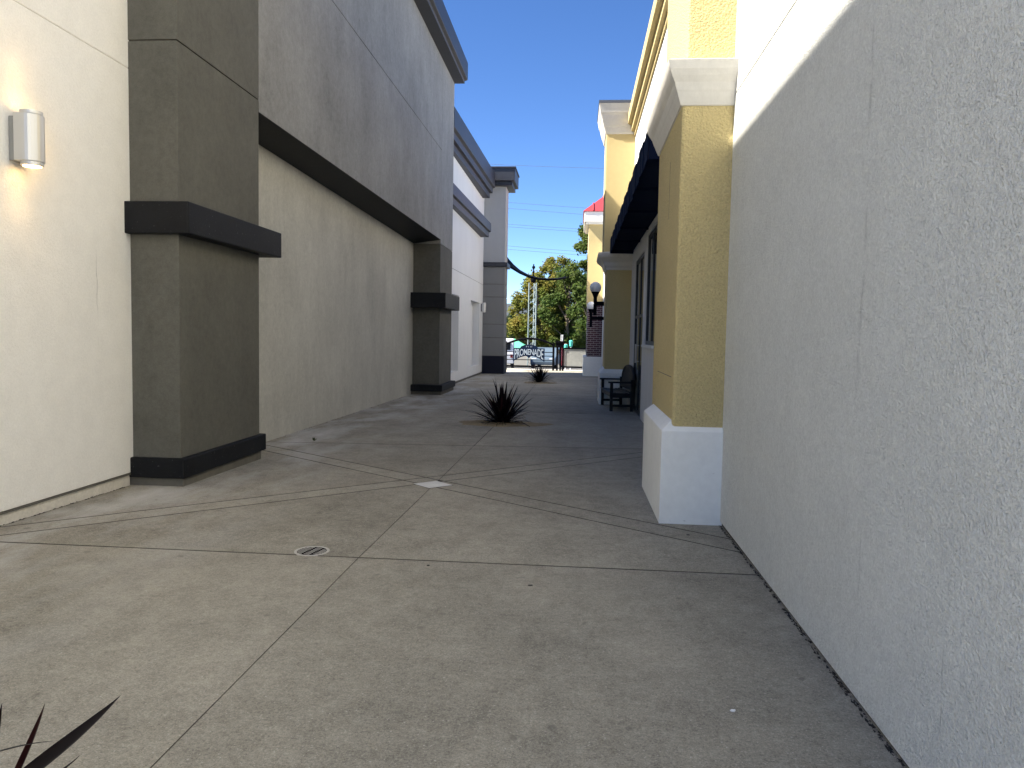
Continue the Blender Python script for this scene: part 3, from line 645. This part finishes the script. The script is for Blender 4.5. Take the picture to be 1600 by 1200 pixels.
for lab, o in (('sandy soil round the largest flax plant', soil('soil', P1, .86, .50, 1)), ('sandy soil round the small far flax plant', soil('soil', P2, .6, .6, 2))): o['label'] = lab; o['category'] = 'soil'

# ------------------------------------------------------------------ drain and litter
dg = thing('drain_grate', 'round slotted iron drain grate set in the concrete', 'drain', (-1.775, 5.03, 0))
z0 = zf(5.03)
build('rim', MB().add([(-1.775 + rr * math.cos(2 * math.pi * k / 32), 5.03 + rr * math.sin(2 * math.pi * k / 32), z0 + zz_) for rr, zz_ in ((.120, -.01), (.118, .004), (.101, .004), (.099, -.004)) for k in range(32)], [(i * 32 + k, i * 32 + (k + 1) % 32, (i + 1) * 32 + (k + 1) % 32, (i + 1) * 32 + k) for i in range(3) for k in range(32)]), 'iron_grate', dg)
build('black_disc', MB().lathe((-1.775, 5.03, z0 + .0005), [(.1, 0), (.1, .0012)], 32), 'hole_shade', dg)  # thin black disc on the slab, painted as the shaded drain opening
for i in range(8):
    o_ = -.077 + i * .022; h = math.sqrt(max(0, .097 ** 2 - o_ ** 2)); a = R(-14); d = Vector((math.cos(a), math.sin(a), 0)); nn = Vector((-d.y, d.x, 0))
    c0 = Vector((-1.775, 5.03, z0)) + nn * o_
    for s0, s1 in ((-h, -.03), (-.012, .03), (.048, h)):
        if s1 - s0 < .012: continue
        q = [c0 + d * s0 - nn * .0036, c0 + d * s1 - nn * .0036, c0 + d * s1 + nn * .0036, c0 + d * s0 + nn * .0036]
        build('bar', MB().hexa([tuple(v + Vector((0, 0, .0022))) for v in q] + [tuple(v + Vector((0, 0, .0034))) for v in q]), 'iron_grate', dg)
    if i < 6:
        pass
def scrap(name, lab, cat, x, y, s, mt, seed, h=.004, grp=None):
    r = random.Random(seed); n = 9; z = zf(y); rr = [s * r.uniform(.6, 1.1) for _ in range(n)]
    vs = [(x + rr[i] * math.cos(2 * math.pi * i / n) * 1.4, y + rr[i] * math.sin(2 * math.pi * i / n), z + .0005) for i in range(n)] + [(x + .8 * rr[i] * math.cos(2 * math.pi * i / n) * 1.4, y + .8 * rr[i] * math.sin(2 * math.pi * i / n), z + h * r.uniform(.6, 1.3)) for i in range(n)]
    o = build(name, MB().add(vs, [tuple(range(n, 2 * n))] + [(i, (i + 1) % n, n + (i + 1) % n, n + i) for i in range(n)]), mt, origin=(x, y, z)); return tag(o, lab, cat, grp)
scrap('paper_scrap', 'tiny white paper scrap on the bare concrete near the right wall', 'litter', .66, 3.08, .011, 'paper', 1)
scrap('gum_spot', 'dark gum spot in mid alley, nearest the camera of three', 'gum', -.25, 4.52, .011, 'gum', 2, grp='gum spots')
scrap('gum_spot', 'dark gum spot beside the cross joint right of the drain', 'gum', -.93, 4.82, .010, 'gum', 3, grp='gum spots')
scrap('gum_spot', 'dark gum spot close to the white pilaster base', 'gum', .88, 5.92, .014, 'gum', 4, grp='gum spots')
# dirt lines collected along wall feet
def dirt(lab, pts_fn, n, wmax, seed):
    r = random.Random(seed); mb = MB()
    for i in range(n):
        (x, y), s = pts_fn(r.random()), r.uniform(.3, 1) ** 2 * wmax; z = zf(y); x += r.uniform(-1, 1) * wmax * .6
        a = r.uniform(0, 6.28); q = [(x + s * .7 * math.cos(a + k * 2.09) * r.uniform(.5, 1.2), y + s * 1.6 * math.sin(a + k * 2.09), z + .001) for k in range(3)]
        mb.add(q + [(x, y, z + s * .35 + .002)], [(0, 1, 3), (1, 2, 3), (2, 0, 3)])
    o = struct(build('dirt', mb, 'dirt'), 'stuff'); o['label'] = lab; o['category'] = 'dirt'
dirt('dark dirt gathered along the foot of the right wall', lambda t: (RX - .004, 2.2 + 4.1 * t), 520, .016, 1)
dirt('dark dirt and leaf bits along the foot of the left white wall', lambda t: (LX - .004, 4.6 + 2.4 * t), 160, .016, 2)
dirt('leaf bits along the foot of the recessed grey wall', lambda t: (rx(9 + 11 * t) + .02, 9 + 11 * t), 90, .025, 3)
wd = thing('weed', 'tiny weed growing from the paving crack by the grey wall', 'weed', (-3.72, 10.62, zf(10.62)))
for i in range(7):
    a = i * .9; e = .5 + .12 * i; ln = .05 + .012 * (i % 3); d = Vector((math.cos(a) * math.cos(e), math.sin(a) * math.cos(e), math.sin(e))) * ln; s_ = Vector((-math.sin(a), math.cos(a), 0)) * .012
    b0 = Vector((-3.72, 10.62, zf(10.62)))
    build('leaf', MB().add([tuple(b0), tuple(b0 + d * .5 + s_), tuple(b0 + d), tuple(b0 + d * .5 - s_)], [(0, 1, 2, 3)]), 'weed', wd)

# ------------------------------------------------------------------ beyond the gate
sail = MB(); pts = [(-3.36, 4.93, .42), (-3.20, 4.76, .34), (-3.00, 4.58, .22), (-2.70, 4.36, .13), (-2.29, 4.16, .08), (-1.88, 4.06, .06), (-1.45, 4.02, .05), (-1.01, 4.04, .05), (-.58, 4.12, .05)]
vs = []
for i, (x, z, h) in enumerate(pts):
    y = 34.4 + .2 * i; k = y / 35.0; k2 = (y + 2.2) / 35.0
    vs += [(x * k, y, 1.5 + (z - 1.5) * k - h * .5), (x * k2, y + 2.2, 1.5 + (z - 1.5) * k2 + h * .3)]
sail.add(vs, [(2 * i, 2 * i + 1, 2 * i + 3, 2 * i + 2) for i in range(len(pts) - 1)])
so_ = thing('shade_sail', 'dark shade sail strung from the grey tower over the gate', 'shade sail', (-3.2, 34.4, 4.6))
sc = build('cloth', sail, 'iron', so_); md = sc.modifiers.new('t', 'SOLIDIFY'); md.thickness = .05
build('cable', MB().tube([vs[2 * i] for i in range(len(pts))], .03, 6), 'iron', so_)
build('stay', MB().tube([vs[-2], (.34, 34.8, 4.45)], .010, 5), 'iron', so_)
build('stay', MB().tube([vs[-1], (.34, 35.5, 4.60)], .010, 5), 'iron', so_)

TRX, TRY = -3.55, 60.0; tz = zs(TRY)
tr = thing('lattice_mast', 'pale green steel lattice mast topped by a dark ball and finial', 'mast', (TRX, TRY, tz))
lg = [(TRX + .34 * math.cos(a), TRY + .34 * math.sin(a)) for a in (R(200), R(320), R(80))]
for x, y in lg: build('leg', MB().tube([(x, y, tz), (x, y, 5.55)], .045, 8), 'truss', tr)
nb = 12
for i in range(nb):
    za, zb = tz + (5.5 - tz) * i / nb, tz + (5.5 - tz) * (i + 1) / nb
    for k in range(3):
        a, b_ = lg[k], lg[(k + 1) % 3]
        build('brace', MB().tube([(*a, za), (*b_, zb)], .014, 5), 'truss', tr)
build('ball', MB().ball((TRX, TRY, 5.78), .22, 16, 10), 'iron', tr, smooth=True)
build('finial', MB().tube([(TRX, TRY, 5.9), (TRX, TRY, 7.0)], .05, 8).ball((TRX, TRY, 6.75), .13, 12, 8).ball((TRX, TRY, 6.4), .09, 12, 8), 'iron', tr)

def car(name, label, cat, loc, rz, mt, van=False):
    t = thing(name, label, cat, loc); 
    t.rotation_euler = (0, 0, rz); t['_o'] = (0, 0, 0)
    if van: pr = [(-2.4, .35), (2.3, .35), (2.4, .6), (2.35, 1.0), (1.75, 1.15), (1.25, 1.95), (-2.3, 2.0), (-2.42, 1.0)]; win = [(-2.0, .2), (.3, .95)]
    else: pr = [(-2.2, .30), (2.2, .30), (2.25, .55), (2.1, .80), (1.2, .92), (.55, 1.42), (-1.0, 1.45), (-1.8, .98), (-2.25, .92)]; win = [(-.95, -.1), (0.0, .85)]
    build('body', MB().prism(pr, -.85, .85, 'y'), mt, t, .06)
    for x in (-1.4, 1.4):
        for s in (-1, 1):
            wh = build('wheel', MB().tube([(x, s * .70, .33), (x, s * .88, .33)], .33, 18), 'tyre', t)
            build('rim', MB().tube([(x, s * .84, .33), (x, s * .89, .33)], .19, 14), 'lamp_body', wh)
    zt = (1.2, 1.75) if van else (.98, 1.34)
    for a, b_ in win:
        for s in (-1, 1): build('window', MB().box(a, b_, s * .86 - .012, s * .86 + .012, *zt), 'glass', t)
    for s in (-1, 1):
        build('headlight', MB().box(pr[3][0] - .02, pr[3][0] + .06, s * .6 - .16, s * .6 + .16, .62, .76), 'globe', t)
        build('taillight', MB().box(pr[-1][0] - .03, pr[-1][0] + .06, s * .7 - .08, s * .7 + .08, .75, .95), 'red', t)
    zt = (1.25, 1.75) if van else (1.0, 1.32)
    build('rear_window', MB().box(pr[-1][0] - .0 if van else pr[-2][0] - .12, (pr[-1][0] if van else pr[-2][0]) + .10, -.62, .62, *zt), 'glass', t, .01)
    return t
car('parked_van', 'white van parked beyond the gate, seen left of the sign', 'van', (-5.25, 52.5, zs(52.5) + .03), R(96), 'white_paint', True)
car('parked_car', 'blue-grey car parked beyond the gate, right of the sign', 'car', (-2.1, 54, zs(54) + .03), R(-96), 'car_blue')
tn = thing('canopy_tent', 'green canvas canopy tent behind the white van', 'tent', (-5.2, 63, zs(63)))
zt = zs(63)
a_ = [(-6.7, 61.5), (-3.7, 61.5), (-3.7, 64.5), (-6.7, 64.5)]
build('roof', MB().add([(x, y, .35) for x, y in a_] + [(x, y, .15) for x, y in a_] + [(-5.2, 63, 1.2)], [(0, 1, 8), (1, 2, 8), (2, 3, 8), (3, 0, 8), (0, 4, 5, 1), (1, 5, 6, 2), (2, 6, 7, 3), (3, 7, 4, 0)]), 'tent', tn)
for x, y in a_: build('leg', MB().tube([(x * .99 - .05, y, zt), (x * .99 - .05, y, .3)], .03, 6), 'white_paint', tn)
for i, (x, top, lab) in enumerate(((-.72, .98, 'teal hooded parking post, the lower of two, behind the fence'), (-.41, 1.22, 'teal hooded parking post, the taller of two, behind the fence'))):
    t = thing('parking_post', lab, 'post', (x, 47, zs(47)), 'teal parking posts')
    build('pole', MB().tube([(x, 47, zs(47)), (x, 47, top - .35)], .035, 8), 'white_paint', t)
    build('hood', MB().lathe((x, 47, top - .40), [(.05, 0), (.10, .06), (.11, .30), (.12, .36), (.06, .42)], 12), 'teal', t)
for x, lab in ((-.99, 'left one of two thin white poles behind the fence'), (-.90, 'right one of two thin white poles behind the fence')):
    t = thing('pole', lab, 'pole', (x, 46, zs(46)), 'thin white poles')
    build('shaft', MB().tube([(x, 46, zs(46)), (x, 46, 1.52)], .022, 8), 'white_paint', t); build('cap', MB().ball((x, 46, 1.53), .026, 8, 6), 'white_paint', t)
t = thing('red_post_box', 'red post box standing behind the thin white poles', 'post box', (-.86, 50, zs(50)))
build('box', MB().box(-1.02, -.66, 49.8, 50.2, zs(50) + .25, 1.0), 'red', t, .04); build('stand', MB().box(-.98, -.74, 49.9, 50.1, zs(50), zs(50) + .25), 'iron', t)

# low planter wall across the street
lw = thing('low_wall', 'low pale wall on the far side of the street below the trees', 'wall', (-2, 68, -1.25))
build('wall', MB().box(-30, 25, 68, 68.4, -1.3, -.1), 'apron', lw, .03)

# trees
def tree(name, label, x, y, h, r_, base, mt, n, seed, clumps, leaf=.26, grp='trees beyond the gate', low=.25):
    r = random.Random(seed); t = thing(name, label, 'tree', (x, y, base), grp)
    trk = MB(); tp = Vector((x + r.uniform(-.3, .3), y, base + h * .55))
    trk.tube([(x, y, base - .1), (x + .05, y, base + h * .2), tuple(tp * .5 + Vector((x, y, base + h * .4)) * .5), tuple(tp), (tp.x + .1, tp.y, base + h * .85)], .20, 8, .04)
    cl = []
    for i in range(clumps):
        a = r.uniform(0, 6.28); u = r.uniform(low, .97); rad = r_ * math.sqrt(r.uniform(.05, 1)) * (math.sin(math.pi * min(.93, max(.12, (u - low) / (1 - low) * .82 + .14))) ** .6)
        c_ = Vector((x + rad * math.cos(a), y + rad * math.sin(a), base + h * u)); cl.append((c_, r_ * r.uniform(.16, .34)))
        if i % 3 == 0:
            s_ = Vector((x, y, base + h * max(.15, u - .25))); md_ = (s_ + c_) / 2 + Vector((0, 0, -.15)); trk.tube([s_, md_, c_], .06, 5, .015)
    build('trunk', trk, 'bark', t)
    vs, fs = [], []
    for i in range(n):
        c_, cr = r.choice(cl); d = Vector((r.gauss(0, 1), r.gauss(0, 1), r.gauss(0, .8))).normalized() * cr * (r.random() ** .45) * r.uniform(.75, 1.2)
        p = c_ + d; a = Vector((r.gauss(0, 1), r.gauss(0, 1), r.gauss(0, .7))).normalized(); b_ = a.orthogonal().normalized(); s = leaf * r.uniform(.5, 1.1)
        o = len(vs); e = a.cross(b_) * s * .12
        vs += [tuple(p - a * s * .55), tuple(p + b_ * s * .38 + e), tuple(p + a * s * .6), tuple(p - b_ * s * .38 + e)]; fs.append((o, o + 1, o + 2, o + 3))
    build('crown', MB().add(vs, fs), mt, t)
tree('sycamore_tree', 'yellow-green sycamore behind the lattice mast', -3.55, 70, 8.1, 2.75, -1.25, 'fol_yellow', 15000, 1, 70)
tree('sycamore_tree', 'bushy yellow-green sycamore with pointed top, right of the lattice mast', -2.6, 76, 10.6, 2.4, -1.25, 'fol_yellow', 13000, 2, 60)
tree('street_tree', 'dense green tree between the mast and the brick tower', -.9, 68, 8.6, 2.6, -1.25, 'fol_green', 15000, 3, 64)
tree('street_tree', 'tall green tree rising beside the red-roofed tower', 1.45, 64, 12.6, 2.1, -1.15, 'fol_green', 18000, 4, 84)
tree('street_tree', 'small dark tree close to the grey tower under the hills', -6.6, 74, 4.6, 1.7, -1.25, 'fol_dark', 9000, 5, 40)
tree('sycamore_tree', 'low leafy tree filling the gap above the fence', .4, 80, 6.2, 3.4, -1.25, 'fol_green', 12000, 6, 50, low=.12)
hd = thing('hedge', 'dark hedge running behind the low wall', 'hedge', (-2, 86, -1.25)); hv, hf = [], []
r = random.Random(9)
for i in range(14000):
    p = Vector((r.uniform(-30, 25), 86 + r.uniform(-.8, .8), -1.25 + 3.0 * r.random() ** .8)); a = Vector((r.gauss(0, 1), r.gauss(0, 1), r.gauss(0, 1))).normalized(); b_ = a.orthogonal().normalized(); s = .24; o = len(hv)
    hv += [tuple(p - a * s), tuple(p + b_ * s * .7), tuple(p + a * s), tuple(p - b_ * s * .7)]; hf.append((o, o + 1, o + 2, o + 3))
build('foliage', MB().add(hv, hf), 'fol_dark', hd); build('stems', MB().box(-30, 25, 85.8, 86.2, -1.3, 1.2), 'bark', hd)

# hills
hm = MB(); nx = 60; vs = []
for i in range(nx + 1):
    x = -900 + 1600 * i / nx; h = 52 + 14 * math.sin(i * .35 + 1) + 8 * math.sin(i * .9) - 25 * max(0, (x + 60) / 500)
    for k in range(6):
        q = k / 5.0; vs.append((x, 900 + 500 * q, -1.5 + h * 1.25 * math.sin(q * math.pi / 2) + 2.5 * math.sin(i * 1.7 + k * 2.1) * q))
hm.add(vs, [(i * 6 + k, (i + 1) * 6 + k, (i + 1) * 6 + k + 1, i * 6 + k + 1) for i in range(nx) for k in range(5)])
struct(build('hills', hm, 'hill', smooth=True))

# power lines high across the street
wn = (('topmost, single power line high across the sky', 16.62, -.036), ('upper wire of the second pair of power lines', 13.2, -.068), ('lower wire of the second pair of power lines', 12.65, -.076), ('upper wire of the third pair of power lines', 11.28, -.058), ('lower wire of the third pair of power lines', 11.05, -.058), ('upper wire of the lowest pair of power lines', 9.3, -.069), ('lower wire of the lowest pair of power lines', 9.0, -.069))
for lab, z, sl_ in wn:
    pts = [(x, 70, z + sl_ * (x + 3.3) + .0011 * (x + 3.3) ** 2) for x in range(-45, 46, 3)]
    tag(build('power_line', MB().tube(pts, .013, 5), 'wire', origin=(0, 70, z)), lab, 'power line', 'power lines')

for o in bpy.data.objects:
    if '_o' in o: del o['_o']
